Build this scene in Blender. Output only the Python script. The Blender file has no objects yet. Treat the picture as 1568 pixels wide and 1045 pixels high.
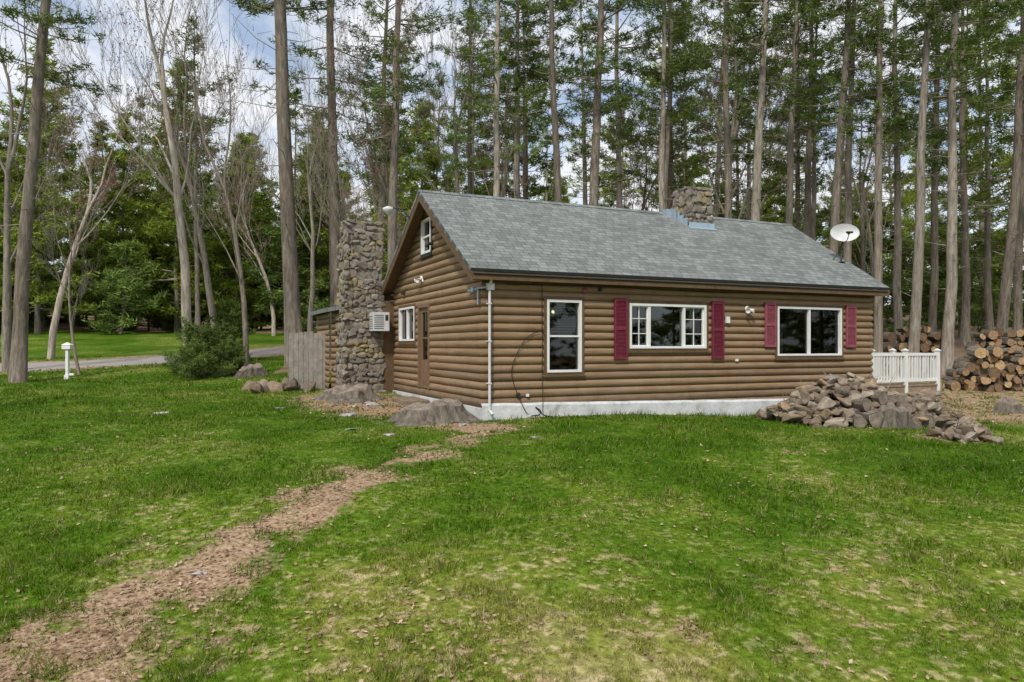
import bpy, bmesh, math, random
import numpy as np
from mathutils import Vector, Matrix, Euler, noise as mnoise
R=random.Random(7); rng=np.random.default_rng(7)
sc=bpy.context.scene
# ------------------------------------------------------------------ helpers
def link(o,parent=None):
    sc.collection.objects.link(o)
    if parent is not None: o.parent=parent
    return o
def empty(name,loc=(0,0,0),rz=0):
    o=bpy.data.objects.new(name,None); o.location=loc; o.rotation_euler=(0,0,rz); o.empty_display_size=.2
    return link(o)
class MB:
    def __init__(s): s.v=[];s.f=[];s.m=[]
    def add(s,vs,fs,m=0):
        b=len(s.v); s.v.extend([tuple(v) for v in vs])
        for f in fs: s.f.append(tuple(b+i for i in f)); s.m.append(m)
    def box(s,x0,x1,y0,y1,z0,z1,m=0):
        s.add([(x0,y0,z0),(x1,y0,z0),(x1,y1,z0),(x0,y1,z0),(x0,y0,z1),(x1,y0,z1),(x1,y1,z1),(x0,y1,z1)],
              [(0,3,2,1),(4,5,6,7),(0,1,5,4),(1,2,6,5),(2,3,7,6),(3,0,4,7)],m)
    def tube(s,pts,rad,n=6,m=0,cap=True,capm=None):
        pts=[Vector(p) for p in pts]
        b=len(s.v)
        ref=Vector((0,0,1))
        d0=(pts[-1]-pts[0]).normalized()
        if abs(d0.z)>.8: ref=Vector((1,0,0))
        for i,p in enumerate(pts):
            d=(pts[min(i+1,len(pts)-1)]-pts[max(i-1,0)])
            if d.length<1e-6: d=Vector((0,0,1))
            d.normalize(); a=d.cross(ref)
            if a.length<1e-4: a=d.orthogonal()
            a.normalize(); c=d.cross(a)
            for k in range(n):
                t=2*math.pi*k/n
                s.v.append(tuple(p+(a*math.cos(t)+c*math.sin(t))*rad[i]))
        for i in range(len(pts)-1):
            for k in range(n):
                s.f.append((b+i*n+k,b+i*n+(k+1)%n,b+(i+1)*n+(k+1)%n,b+(i+1)*n+k)); s.m.append(m)
        if cap:
            cm=m if capm is None else capm
            s.f.append(tuple(b+k for k in range(n))); s.m.append(cm)
            s.f.append(tuple(b+(len(pts)-1)*n+k for k in reversed(range(n)))); s.m.append(cm)
    def mesh(s,name,mats,smooth=False):
        me=bpy.data.meshes.new(name); me.from_pydata(s.v,[],s.f)
        for m in mats: me.materials.append(m)
        me.polygons.foreach_set('material_index',s.m)
        me.polygons.foreach_set('use_smooth',[smooth]*len(s.f)); me.update()
        return me
    def obj(s,name,mats,parent=None,smooth=False,bevel=0):
        o=bpy.data.objects.new(name,s.mesh(name,mats if isinstance(mats,list) else [mats],smooth))
        link(o,parent)
        if bevel:
            md=o.modifiers.new('b','BEVEL'); md.width=bevel; md.segments=2; md.limit_method='ANGLE'
        return o
def tri_mesh(name,V,nf,k,mats,mi=None):
    me=bpy.data.meshes.new(name)
    me.vertices.add(len(V)); me.vertices.foreach_set('co',V.astype(np.float32).ravel())
    me.loops.add(nf*k); me.loops.foreach_set('vertex_index',np.arange(nf*k,dtype=np.int32))
    me.polygons.add(nf); me.polygons.foreach_set('loop_start',np.arange(0,nf*k,k,dtype=np.int32))
    for m in mats: me.materials.append(m)
    me.update(calc_edges=True); return me
_perm=rng.random((256,256))
def vn(x,y,s=1.0,o=0):
    x=np.asarray(x)*s+o*17.3+500; y=np.asarray(y)*s+o*9.7+500
    xi=np.floor(x).astype(int); yi=np.floor(y).astype(int); fx=x-xi; fy=y-yi
    fx=fx*fx*(3-2*fx); fy=fy*fy*(3-2*fy)
    g=lambda a,b:_perm[a%256,b%256]
    return (g(xi,yi)*(1-fx)+g(xi+1,yi)*fx)*(1-fy)+(g(xi,yi+1)*(1-fx)+g(xi+1,yi+1)*fx)*fy
# ------------------------------------------------------------------ nodes
class NT:
    def __init__(s,name,kind='mat'):
        s.mat=bpy.data.materials.new(name); s.mat.use_nodes=True; s.nt=s.mat.node_tree; s.nt.nodes.clear()
        s.out=s.n('ShaderNodeOutputMaterial')
    def n(s,t,**k):
        nd=s.nt.nodes.new(t)
        for a,b in k.items(): setattr(nd,a,b)
        return nd
    def l(s,a,b): s.nt.links.new(a,b)
    def coord(s,scale=(1,1,1),kind='Object'):
        c=s.n('ShaderNodeTexCoord'); m=s.n('ShaderNodeMapping'); m.inputs['Scale'].default_value=scale
        s.l(c.outputs[kind],m.inputs['Vector']); return m.outputs[0]
    def noise(s,vec,scale,detail=4,rough=.6,dist=0):
        n=s.n('ShaderNodeTexNoise'); n.inputs['Scale'].default_value=scale; n.inputs['Detail'].default_value=detail
        n.inputs['Roughness'].default_value=rough; n.inputs['Distortion'].default_value=dist
        if vec is not None: s.l(vec,n.inputs['Vector'])
        return n.outputs['Fac']
    def ramp(s,fac,stops,interp='LINEAR'):
        r=s.n('ShaderNodeValToRGB'); r.color_ramp.interpolation=interp; e=r.color_ramp.elements
        while len(e)>1: e.remove(e[-1])
        for i,(p,c) in enumerate(stops):
            x=e[0] if i==0 else e.new(p)
            x.position=p; x.color=(c,c,c,1) if isinstance(c,(int,float)) else (*c,1)
        s.l(fac,r.inputs[0]); return r.outputs[0]
    def mix(s,f,a,b,mode='MIX'):
        m=s.n('ShaderNodeMix',data_type='RGBA',blend_type=mode)
        for v,i in ((f,0),(a,6),(b,7)):
            if isinstance(v,(int,float)): m.inputs[i].default_value=v if i==0 else (v,v,v,1)
            elif isinstance(v,tuple): m.inputs[i].default_value=(*v,1)
            else: s.l(v,m.inputs[i])
        return m.outputs[2]
    def math(s,op,a,b=0.,c=False):
        m=s.n('ShaderNodeMath',operation=op); m.use_clamp=c
        for i,v in enumerate((a,b)):
            if isinstance(v,(int,float)): m.inputs[i].default_value=v
            else: s.l(v,m.inputs[i])
        return m.outputs[0]
    def bsdf(s,col,rough=.8,bump=None,bs=.3,bd=.02,spec=.3,metal=0):
        b=s.n('ShaderNodeBsdfPrincipled')
        if isinstance(col,tuple): b.inputs['Base Color'].default_value=(*col,1)
        else: s.l(col,b.inputs['Base Color'])
        if isinstance(rough,(int,float)): b.inputs['Roughness'].default_value=rough
        else: s.l(rough,b.inputs['Roughness'])
        b.inputs['Specular IOR Level'].default_value=spec; b.inputs['Metallic'].default_value=metal
        if bump is not None:
            bn=s.n('ShaderNodeBump'); bn.inputs['Strength'].default_value=bs; bn.inputs['Distance'].default_value=bd
            s.l(bump,bn.inputs['Height']); s.l(bn.outputs[0],b.inputs['Normal'])
        s.l(b.outputs[0],s.out.inputs[0]); return s.mat
    def leafy(s,col,tr):
        b=s.n('ShaderNodeBsdfDiffuse'); s.l(col,b.inputs[0]); o=b.outputs[0]
        if tr:
            t=s.n('ShaderNodeBsdfTranslucent'); s.l(col,t.inputs[0]); mx=s.n('ShaderNodeMixShader'); mx.inputs[0].default_value=tr
            s.l(o,mx.inputs[1]); s.l(t.outputs[0],mx.inputs[2]); o=mx.outputs[0]
        s.l(o,s.out.inputs[0]); return s.mat
    def island(s): return s.n('ShaderNodeNewGeometry').outputs['Random Per Island']
    def pos(s): return s.n('ShaderNodeNewGeometry').outputs['Position']
    def orand(s): return s.n('ShaderNodeObjectInfo').outputs['Random']

def simple(name,col,rough=.6,var=.15,scale=8,spec=.3,bs=.15,metal=0):
    m=NT(name); c=m.coord(); f=m.noise(c,scale,5,.65)
    d=tuple(x*(1-var) for x in col); e=tuple(min(1,x*(1+var)) for x in col)
    return m.bsdf(m.ramp(f,[(.3,d),(.7,e)]),rough,f,bs,.01,spec,metal)

M={}
M['white']=simple('white_paint',(.76,.76,.74),.45,.07,5)
M['dish']=simple('dish_paint',(.6,.6,.6),.45,.12,5)
M['metal']=simple('flashing_metal',(.42,.52,.6),.35,.15,6,metal=.5)
M['dark']=simple('dark_metal',(.03,.03,.03),.5)
M['trim']=simple('brown_trim',(.13,.08,.042),.6,.25,6)
M['shutter']=simple('red_shutter',(.17,.024,.042),.55,.25,10)
M['shutter2']=simple('faded_shutter',(.28,.075,.1),.6,.25,10)
M['fence']=simple('weathered_board',(.28,.255,.225),.85,.35,4)
M['rail_fence']=simple('old_rail',(.14,.1,.07),.9,.3,4)
M['interior']=simple('interior_wall',(.1,.075,.05),.8,.2,2)
M['cable']=simple('black_cable',(.02,.02,.02),.5)
M['blind']=simple('blind_slat',(.6,.58,.52),.6,.05,4)
M['door']=simple('brown_door',(.19,.12,.07),.5,.15,5)
M['mortar']=simple('mortar',(.2,.18,.155),.95,.25,14)
def mk_log():
    m=NT('log_siding'); c=m.coord((.5,.5,9)); f=m.noise(c,2.2,7,.7,.4)
    c2=m.coord(); g=m.noise(c2,.9,4,.65); k=m.noise(m.coord((1.2,1.2,30)),1.5,4,.6)
    a=m.ramp(f,[(.25,(.145,.09,.048)),(.5,(.255,.165,.094)),(.78,(.37,.258,.16))])
    a=m.mix(m.ramp(g,[(.4,0),(.7,.5)]),a,(.315,.225,.145))
    st=m.noise(m.coord((5,5,.35)),1.6,5,.6); a=m.mix(m.ramp(st,[(.55,0),(.75,.5)]),a,(.15,.1,.062))
    sx=m.n('ShaderNodeSeparateXYZ'); tc=m.n('ShaderNodeTexCoord'); m.l(tc.outputs['Object'],sx.inputs[0])
    fl=m.math('FLOOR',m.math('DIVIDE',m.math('SUBTRACT',sx.outputs[2],.02),.18)); w=m.n('ShaderNodeTexWhiteNoise',noise_dimensions='1D'); m.l(fl,w.inputs['W'])
    a=m.mix(1,a,m.ramp(w.outputs[0],[(0,.82),(1,1.14)]),'MULTIPLY')
    gr=m.math('MULTIPLY',m.ramp(sx.outputs[2],[(.15,1),(.75,0)]),m.ramp(m.noise(c2,3,5),[(.35,0),(.65,.6)]))
    a=m.mix(gr,a,(.12,.09,.06))
    return m.bsdf(a,.6,k,.35,.01,.25)
M['log']=mk_log()
def mk_shingle():
    m=NT('asphalt_shingle'); c=m.coord()
    b=m.n('ShaderNodeTexBrick'); m.l(c,b.inputs['Vector']); b.inputs['Scale'].default_value=1
    b.inputs['Brick Width'].default_value=.24; b.inputs['Row Height'].default_value=.15; b.inputs['Mortar Size'].default_value=.009
    b.inputs['Color1'].default_value=(.13,.142,.135,1); b.inputs['Color2'].default_value=(.26,.275,.266,1); b.inputs['Mortar'].default_value=(.045,.05,.05,1)
    b.inputs['Bias'].default_value=.0; b.offset=.37; b.offset_frequency=3
    n1=m.noise(c,38,3); n2=m.noise(c,.8,4)
    a=m.mix(.28,b.outputs[0],m.ramp(n1,[(.3,(.08,.09,.085)),(.7,(.34,.36,.35))]))
    a=m.mix(1,a,m.ramp(n2,[(.3,.85),(.7,1.12)]),'MULTIPLY')
    h=m.math('ADD',m.math('MULTIPLY',b.outputs['Fac'],-1.),m.math('MULTIPLY',n1,.4))
    return m.bsdf(a,.9,h,.5,.01,.15)
M['shingle']=mk_shingle()
def mk_concrete():
    m=NT('parged_foundation'); c=m.coord(); f=m.noise(c,3,8,.7); g=m.noise(c,12,5)
    a=m.ramp(f,[(.3,(.33,.32,.3)),(.45,(.55,.55,.55)),(.7,(.7,.71,.73))])
    return m.bsdf(a,.85,g,.5,.03)
M['conc']=mk_concrete()
def mk_stone(name,cols,lichen=.0):
    m=NT(name); c=m.coord(); r=m.island(); f=m.noise(c,9,7,.7); n=len(cols)
    a=m.ramp(r,[(i/max(1,n-1),k) for i,k in enumerate(cols)])
    a=m.mix(1,a,m.ramp(f,[(.25,.5),(.75,1.4)]),'MULTIPLY')
    if lichen:
        l=m.noise(c,1.7,6,.7); a=m.mix(m.math('MULTIPLY',m.ramp(l,[(.52,0),(.64,1)]),lichen),a,(.36,.29,.11))
    l2=m.noise(c,5,6,.7); a=m.mix(m.ramp(l2,[(.58,0),(.72,.5)]),a,(.36,.36,.32))
    return m.bsdf(a,.92,f,.8,.02,.15)
stc=[(.15,.13,.115),(.25,.22,.185),(.19,.155,.125),(.31,.28,.245),(.18,.172,.16),(.26,.21,.155)]
M['stone']=mk_stone('chimney_stone',stc,.6)
M['rock']=mk_stone('field_rock',[(.13,.1,.075),(.26,.205,.155),(.2,.145,.1),(.37,.315,.25),(.15,.125,.1),(.33,.235,.155)],.1)
def mk_bark(name,a,b,c_):
    m=NT(name); c=m.coord((7,7,1.1)); f=m.noise(c,1.6,5,.7,.5); g=m.noise(m.coord(),.5,2)
    col=m.ramp(f,[(.3,a),(.5,b),(.72,c_)])
    col=m.mix(1,col,m.ramp(m.orand(),[(0,.7),(1,1.3)]),'MULTIPLY')
    col=m.mix(m.ramp(g,[(.4,0),(.7,.35)]),col,(.2,.21,.16))
    return m.bsdf(col,.95,f,.9,.04,.1)
M['bark']=mk_bark('pine_bark',(.08,.062,.05),(.19,.155,.125),(.33,.28,.23))
M['bark2']=mk_bark('pale_bark',(.16,.135,.11),(.34,.29,.24),(.54,.48,.41))
M['stump']=mk_bark('stump_bark',(.06,.05,.042),(.15,.125,.1),(.28,.24,.2))
M['twig']=simple('dead_twig',(.26,.22,.185),.9,.3,6)
def mk_leaf(name,cols,tr=.3,vary=(.75,1.25)):
    m=NT(name); r=m.island(); g=m.noise(m.coord(),.7,2)
    a=m.ramp(r,[(i/(len(cols)-1),k) for i,k in enumerate(cols)])
    a=m.mix(1,a,m.ramp(g,[(.3,.6),(.7,1.35)]),'MULTIPLY')
    a=m.mix(1,a,m.ramp(m.orand(),[(0,vary[0]),(1,vary[1])]),'MULTIPLY')
    return m.leafy(a,tr)
M['needle']=mk_leaf('pine_needles',[(.07,.115,.028),(.125,.185,.042),(.21,.27,.075)],.28)
M['needle2']=mk_leaf('bright_needles',[(.115,.165,.022),(.2,.26,.038),(.32,.37,.08)],.28)
M['litter']=mk_leaf('dead_leaves',[(.15,.08,.045),(.32,.2,.12),(.45,.32,.2),(.22,.12,.07),(.55,.43,.3)],0)
M['bud']=mk_leaf('red_buds',[(.24,.11,.09),(.34,.2,.16)],0)

def grass_col(m,p):
    n1=m.noise(p,.3,3,.6,.3); n2=m.noise(p,1.3,3,.65); n3=m.noise(p,13,2); n4=m.noise(p,4.5,3,.7)
    sx=m.n('ShaderNodeSeparateXYZ'); m.l(p,sx.inputs[0])
    near=m.ramp(m.math('DIVIDE',sx.outputs[1],20.),[(.22,.16),(.36,.055),(.5,.0)])
    v=m.math('ADD',m.math('ADD',m.math('MULTIPLY',n1,.55),m.math('MULTIPLY',n2,.25)),m.math('ADD',near,m.math('MULTIPLY',n4,.17)))
    a=m.ramp(v,[(.37,(.048,.108,.006)),(.48,(.08,.155,.009)),(.57,(.135,.2,.018)),(.65,(.24,.255,.05)),(.75,(.4,.34,.16))])
    straw=m.math('MULTIPLY',m.ramp(m.noise(p,6.5,3,.7),[(.53,0),(.63,1)]),m.ramp(v,[(.48,0.03),(.62,.9)]))
    a=m.mix(straw,a,(.42,.34,.19))
    return a,n3,v
def mk_blade():
    m=NT('grass_blades'); a,n3,v=grass_col(m,m.pos())
    a=m.mix(1,a,m.ramp(n3,[(.3,.6),(.7,1.35)]),'MULTIPLY')
    r=m.island(); a=m.mix(1,a,m.ramp(r,[(0,.45),(.5,.95),(1,1.6)]),'MULTIPLY')
    dry=m.ramp(r,[(.0,1),(.06,1),(.07,0)],'CONSTANT'); a=m.mix(m.math('MULTIPLY',dry,.8),a,(.42,.34,.18))
    return m.leafy(a,.3)
M['blade']=mk_blade()
def mk_ground():
    m=NT('lawn_and_soil'); p=m.pos(); a,n3,v=grass_col(m,p)
    a=m.mix(1,a,m.ramp(n3,[(.3,.5),(.7,1.2)]),'MULTIPLY')
    at=m.n('ShaderNodeAttribute',attribute_name='mask'); s=m.n('ShaderNodeSeparateColor'); m.l(at.outputs['Color'],s.inputs[0])
    nz=m.noise(p,3.5,5,.7); nf=m.noise(p,22,3,.7)
    lit=m.ramp(nf,[(.3,(.16,.1,.06)),(.5,(.34,.23,.145)),(.68,(.52,.39,.27))])
    k=m.math('ADD',s.outputs[0],m.math('MULTIPLY',m.math('SUBTRACT',nz,.5),1.7)); k=m.ramp(k,[(.36,0),(.64,1)])
    a=m.mix(k,a,lit)
    ff=m.ramp(nf,[(.3,(.1,.07,.042)),(.5,(.22,.15,.095)),(.7,(.36,.26,.17))])
    k2=m.math('ADD',s.outputs[1],m.math('MULTIPLY',m.math('SUBTRACT',nz,.5),.9)); k2=m.ramp(k2,[(.4,0),(.6,1)])
    a=m.mix(k2,a,ff)
    return m.bsdf(a,.95,nf,.6,.04,.05)
M['ground']=mk_ground()
def mk_gravel():
    m=NT('gravel'); p=m.pos(); f=m.noise(p,18,5,.7); g=m.noise(p,.6,4)
    a=m.ramp(f,[(.3,(.2,.18,.16)),(.7,(.42,.39,.36))]); a=m.mix(m.ramp(g,[(.5,0),(.7,.6)]),a,(.25,.17,.1))
    return m.bsdf(a,.95,f,.5,.02)
M['gravel']=mk_gravel()
def mk_wood_end():
    m=NT('cut_wood'); r=m.island(); f=m.noise(m.coord(),14,5)
    a=m.ramp(r,[(0,(.14,.085,.05)),(.5,(.32,.2,.11)),(1,(.52,.36,.19))]); a=m.mix(1,a,m.ramp(f,[(.3,.55),(.7,1.2)]),'MULTIPLY')
    return m.bsdf(a,.85,f,.4)
M['cut']=mk_wood_end()
M['cutold']=simple('weathered_cut',(.22,.18,.145),.95,.4,9,bs=.6)
def mk_glass():
    m=NT('window_glass'); t=m.n('ShaderNodeBsdfTransparent'); t.inputs[0].default_value=(.6,.66,.64,1)
    g=m.n('ShaderNodeBsdfGlossy'); g.inputs['Roughness'].default_value=.01; fr=m.n('ShaderNodeFresnel'); fr.inputs[0].default_value=1.6
    mx=m.n('ShaderNodeMixShader'); m.l(fr.outputs[0],mx.inputs[0]); m.l(t.outputs[0],mx.inputs[1]); m.l(g.outputs[0],mx.inputs[2])
    m.l(mx.outputs[0],m.out.inputs[0]); return m.mat
M['glass']=mk_glass()
def mk_emit():
    m=NT('warm_bulb'); e=m.n('ShaderNodeEmission'); e.inputs[0].default_value=(1,.7,.35,1); e.inputs[1].default_value=5
    m.l(e.outputs[0],m.out.inputs[0]); return m.mat
M['bulb']=mk_emit()

# ------------------------------------------------------------------ terrain
def sp(x,w): return w*np.logaddexp(0,np.asarray(x)/w)
def H(x,y):
    x=np.asarray(x,float); y=np.asarray(y,float)
    z=-.09*sp(13-y,1.2)
    z=np.maximum(z,-1.6)
    z=z-np.minimum(sp(x-1,1)*.045,.42)*np.clip((27-y)/6,0,1)
    z=z+.075*sp(y-21,1.5)
    z=z-np.where(y>70,.02*(y-70),0)
    z=z+(vn(x,y,.35)-.5)*.12+(vn(x,y,1.3,3)-.5)*.05
    far=np.clip((y-45)/60,0,1); z=z+far*(vn(x,y,.05,5)-.5)*4
    return z
def h(x,y): return float(H(x,y))
path=np.array([(-3.9,3.6),(-3.45,4.96),(-3.37,5.72),(-3.0,6.61),(-2.64,8.04),(-2.28,9.6),(-1.6,10.8),(-.95,12.15),(-.65,14.0)])
drive=np.array([(-34,26.5),(-26,27.6),(-20.4,29.3),(-18.6,30.4),(-16.9,32.2),(-14.7,34.2),(-12.1,38.2),(-9.5,43),(-5,49),(2,54)])
def pdist(x,y,P):
    x=np.asarray(x,float);y=np.asarray(y,float); d=np.full(x.shape,1e9)
    for (ax,ay),(bx,by) in zip(P[:-1],P[1:]):
        t=np.clip(((x-ax)*(bx-ax)+(y-ay)*(by-ay))/((bx-ax)**2+(by-ay)**2),0,1)
        d=np.minimum(d,np.hypot(x-ax-t*(bx-ax),y-ay-t*(by-ay)))
    return d
TH=math.radians(24.5); CX,CY=-.614,15.5
def loc(x,y):
    dx=np.asarray(x)-CX; dy=np.asarray(y)-CY; return dx*math.cos(TH)+dy*math.sin(TH), -dx*math.sin(TH)+dy*math.cos(TH)
def wld(t,s): return CX+t*math.cos(TH)-s*math.sin(TH), CY+t*math.sin(TH)+s*math.cos(TH)
def masks(x,y):
    wx=x+(vn(x,y,1.6,61)-.5)*.8+(vn(x,y,5,63)-.5)*.3; wy=y+(vn(x,y,1.6,62)-.5)*.8
    d=pdist(wx,wy,path); w=.36+.25*(vn(x,y,.8,8)-.5)
    a=np.clip(1.15-d/(w*2.2),0,1)*.84
    a=a*np.clip(.55+.9*vn(x,y,1.3,12),0,1)
    t,s=loc(x,y)
    dh=np.maximum(np.maximum(-t,t-11.8),np.maximum(-s,s-9)); 
    a=np.maximum(a,np.clip(1-(dh-.1)/.7,0,1)*.45)
    a=np.maximum(a,np.clip(1-np.hypot((x+.8)/1.7,(y-14.3)/1.2),0,1)*1.1)
    a=np.maximum(a,np.clip(1-np.hypot((t+1.6)/2.6,(s-4.5)/5.8),0,1)*1.15)
    a=np.maximum(a,np.clip((x-10.2-.35*np.abs(y-19))/2.,0,1)*np.clip((y-15.5)/3,0,1)*.62)
    a=np.maximum(a,np.clip(1-np.hypot((x-8.9)/1.7,(y-14.4)/1.0),0,1)*.9)
    dd=pdist(x,y,drive); a=np.maximum(a,np.clip(1-(dd-1.8)/1.6,0,1)*.62)
    a=np.maximum(a,np.clip((vn(x,y,.6,21)-.62)*2.5,0,1)*.45)
    a=np.maximum(a,np.clip((vn(x,y,2.3,23)-.6)*2.2,0,1)*.6*np.clip((9.5-y)/4,0.1,1))
    left=np.clip((-9-x)/4,0,1)
    edge=27+left*30+3*(vn(x,y,.2,4)-.5)
    f=np.clip((y-edge)/3+.4,0,1)
    f=np.maximum(f,np.clip((-8-y)/3,0,1))
    return a,f
xs=np.concatenate([np.linspace(-260,-60,11),np.linspace(-55,-15,41),np.arange(-14,19,.13),np.linspace(19.5,60,42),np.linspace(70,260,11)])
ys=np.concatenate([np.linspace(-120,-12,13),np.linspace(-10,2.5,20),np.arange(2.7,27,.13),np.linspace(27.4,70,80),np.linspace(73,400,60)])
X,Y=np.meshgrid(xs,ys); Z=H(X,Y)
nx,ny=len(xs),len(ys); V=np.stack([X,Y,Z],-1).reshape(-1,3)
i,j=np.meshgrid(np.arange(nx-1),np.arange(ny-1)); b=(j*nx+i).ravel(); Q=np.stack([b,b+1,b+nx+1,b+nx],-1)
me=bpy.data.meshes.new('ground'); me.vertices.add(len(V)); me.vertices.foreach_set('co',V.astype(np.float32).ravel())
me.loops.add(Q.size); me.loops.foreach_set('vertex_index',Q.astype(np.int32).ravel())
me.polygons.add(len(Q)); me.polygons.foreach_set('loop_start',np.arange(0,Q.size,4,dtype=np.int32)); me.update(calc_edges=True)
me.polygons.foreach_set('use_smooth',[True]*len(Q))
a,f=masks(X.ravel(),Y.ravel()); ca=me.attributes.new('mask','FLOAT_COLOR','POINT')
ca.data.foreach_set('color',np.stack([a,f,a*0,a*0+1],-1).astype(np.float32).ravel())
me.materials.append(M['ground']); link(bpy.data.objects.new('ground',me))
mb=MB(); P=[]
for k in range(len(drive)-1):
    for u in np.linspace(0,1,8,endpoint=False): P.append(drive[k]*(1-u)+drive[k+1]*u)
P=np.array(P); T=np.gradient(P,axis=0); T/=np.linalg.norm(T,axis=1)[:,None]; Nn=np.stack([-T[:,1],T[:,0]],-1)
offs=np.linspace(-1.5,1.5,9)
vv=[]
for p,nv in zip(P,Nn):
    for o in offs:
        o2=o*(1+.08*math.sin(p[0]*2.1+o)); q=p+nv*o2; vv.append((q[0],q[1],h(*q)+.035-(.05 if abs(o)>1.4 else 0)))
mb.add(vv,[(r*9+c,r*9+c+1,(r+1)*9+c+1,(r+1)*9+c) for r in range(len(P)-1) for c in range(8)])
mb.obj('gravel_driveway',M['gravel'],smooth=True)

# ------------------------------------------------------------------ grass & leaves
Ng=460000
gy=np.exp(rng.uniform(math.log(3.7),math.log(34),Ng)); gx=rng.uniform(-.82,.82,Ng)*gy
a,f=masks(gx,gy); t,s=loc(gx,gy)
nz=vn(gx,gy,3.2,31)*.6+vn(gx,gy,7,32)*.4
keep=(a+(nz-.5)*1.6+(rng.random(Ng)-.5)*.55<.5)&(f<.5)&~((t>-.1)&(t<14.8)&(s>-.1)&(s<9.5))&(pdist(gx,gy,drive)>1.55)
thin=(vn(gx,gy,2.2,40)*.4+vn(gx,gy,6,41)*.6); fl_=np.clip((gy-5)/8,.08,.6); keep&=(rng.random(Ng)<np.clip(2.3-2.7*thin,fl_,1))
gx=gx[keep];gy=gy[keep];n=len(gx); gz=H(gx,gy)-.005
ang=rng.uniform(0,2*math.pi,n); w=(.0035+.0009*gy)/2*rng.uniform(.7,1.3,n); ht=(.03+.0013*gy)*rng.uniform(.4,1.8,n)*(0.35+1.3*vn(gx,gy,4.5,9)*vn(gx,gy,1.2,10)*1.6)
le=ht*rng.uniform(.1,1.1,n); la=rng.uniform(0,2*math.pi,n)
V=np.empty((n,3,3)); 
V[:,0]=np.stack([gx-w*np.cos(ang),gy-w*np.sin(ang),gz],-1); V[:,1]=np.stack([gx+w*np.cos(ang),gy+w*np.sin(ang),gz],-1)
V[:,2]=np.stack([gx+le*np.cos(la),gy+le*np.sin(la),gz+ht],-1)
link(bpy.data.objects.new('lawn_grass',tri_mesh('lawn_grass',V.reshape(-1,3),n,3,[M['blade']])))
def leaves(name,x,y,size,lift=.012,mat='litter'):
    n=len(x); z=H(x,y)+lift+rng.uniform(0,.015,n)
    yaw=rng.uniform(0,6.283,n); s=size*rng.uniform(.5,1.3,n)
    e1=np.stack([np.cos(yaw),np.sin(yaw),rng.uniform(-.4,.4,n)],-1); e2=np.stack([-np.sin(yaw),np.cos(yaw),rng.uniform(-.5,.5,n)],-1)
    c=np.stack([x,y,z],-1); V=np.empty((n,4,3))
    V[:,0]=c-e1*s[:,None]; V[:,1]=c-e2*s[:,None]*.6-e1*s[:,None]*.1; V[:,2]=c+e1*s[:,None]; V[:,2,2]+=s*.3; V[:,3]=c+e2*s[:,None]*.6
    return link(bpy.data.objects.new(name,tri_mesh(name,V.reshape(-1,3),n,4,[M[mat]])))
N=180000
y=np.exp(rng.uniform(math.log(3.8),math.log(30),N)); x=rng.uniform(-.84,.84,N)*y
a,f=masks(x,y); t,s=loc(x,y)
cl=vn(x,y,.5,50)*.4+vn(x,y,1.7,51)*.6
pr=np.clip(a*1.2-.25,0,1)*.4+np.clip(cl-.5,0,1)*.2*np.clip(1.3-y/14,.3,1)+.006
k=(rng.random(N)<pr)&~((t>0)&(t<11.8)&(s>0)&(s<9)); x=x[k];y=y[k]
leaves('fallen_leaves',x,y,.015+.0014*y)

# ------------------------------------------------------------------ trees
def needle_tris(C,per,L,W,up=.35):
    n=len(C)*per; c=np.repeat(C,per,0)+rng.normal(0,L*.25,(n,3))
    d=rng.normal(0,1,(n,3)); d[:,2]=d[:,2]*.6+up; d/=np.linalg.norm(d,axis=1)[:,None]
    q=np.cross(d,rng.normal(0,1,(n,3))); q/=np.linalg.norm(q,axis=1)[:,None]
    l=L*rng.uniform(.6,1.3,n)[:,None]; V=np.empty((n,3,3)); V[:,0]=c-q*W*.5; V[:,1]=c+q*W*.5; V[:,2]=c+d*l
    return V.reshape(-1,3)
def combine(name,mb,NV,mats):
    b=len(mb.v); me=bpy.data.meshes.new(name)
    v=np.concatenate([np.array(mb.v),NV]) if len(NV) else np.array(mb.v)
    me.vertices.add(len(v)); me.vertices.foreach_set('co',v.astype(np.float32).ravel())
    li=[];ls=[];c=0
    for fc in mb.f: ls.append(c); li.extend(fc); c+=len(fc)
    nt=len(NV)//3
    li=np.concatenate([np.array(li),np.arange(b,b+nt*3)]).astype(np.int32); ls=np.concatenate([np.array(ls),c+np.arange(nt)*3]).astype(np.int32)
    me.loops.add(len(li)); me.loops.foreach_set('vertex_index',li); me.polygons.add(len(ls)); me.polygons.foreach_set('loop_start',ls)
    for m in mats: me.materials.append(m)
    mi=np.concatenate([np.array(mb.m),np.full(nt,len(mats)-1)]).astype(np.int32); me.polygons.foreach_set('material_index',mi)
    me.update(calc_edges=True); return me
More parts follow.
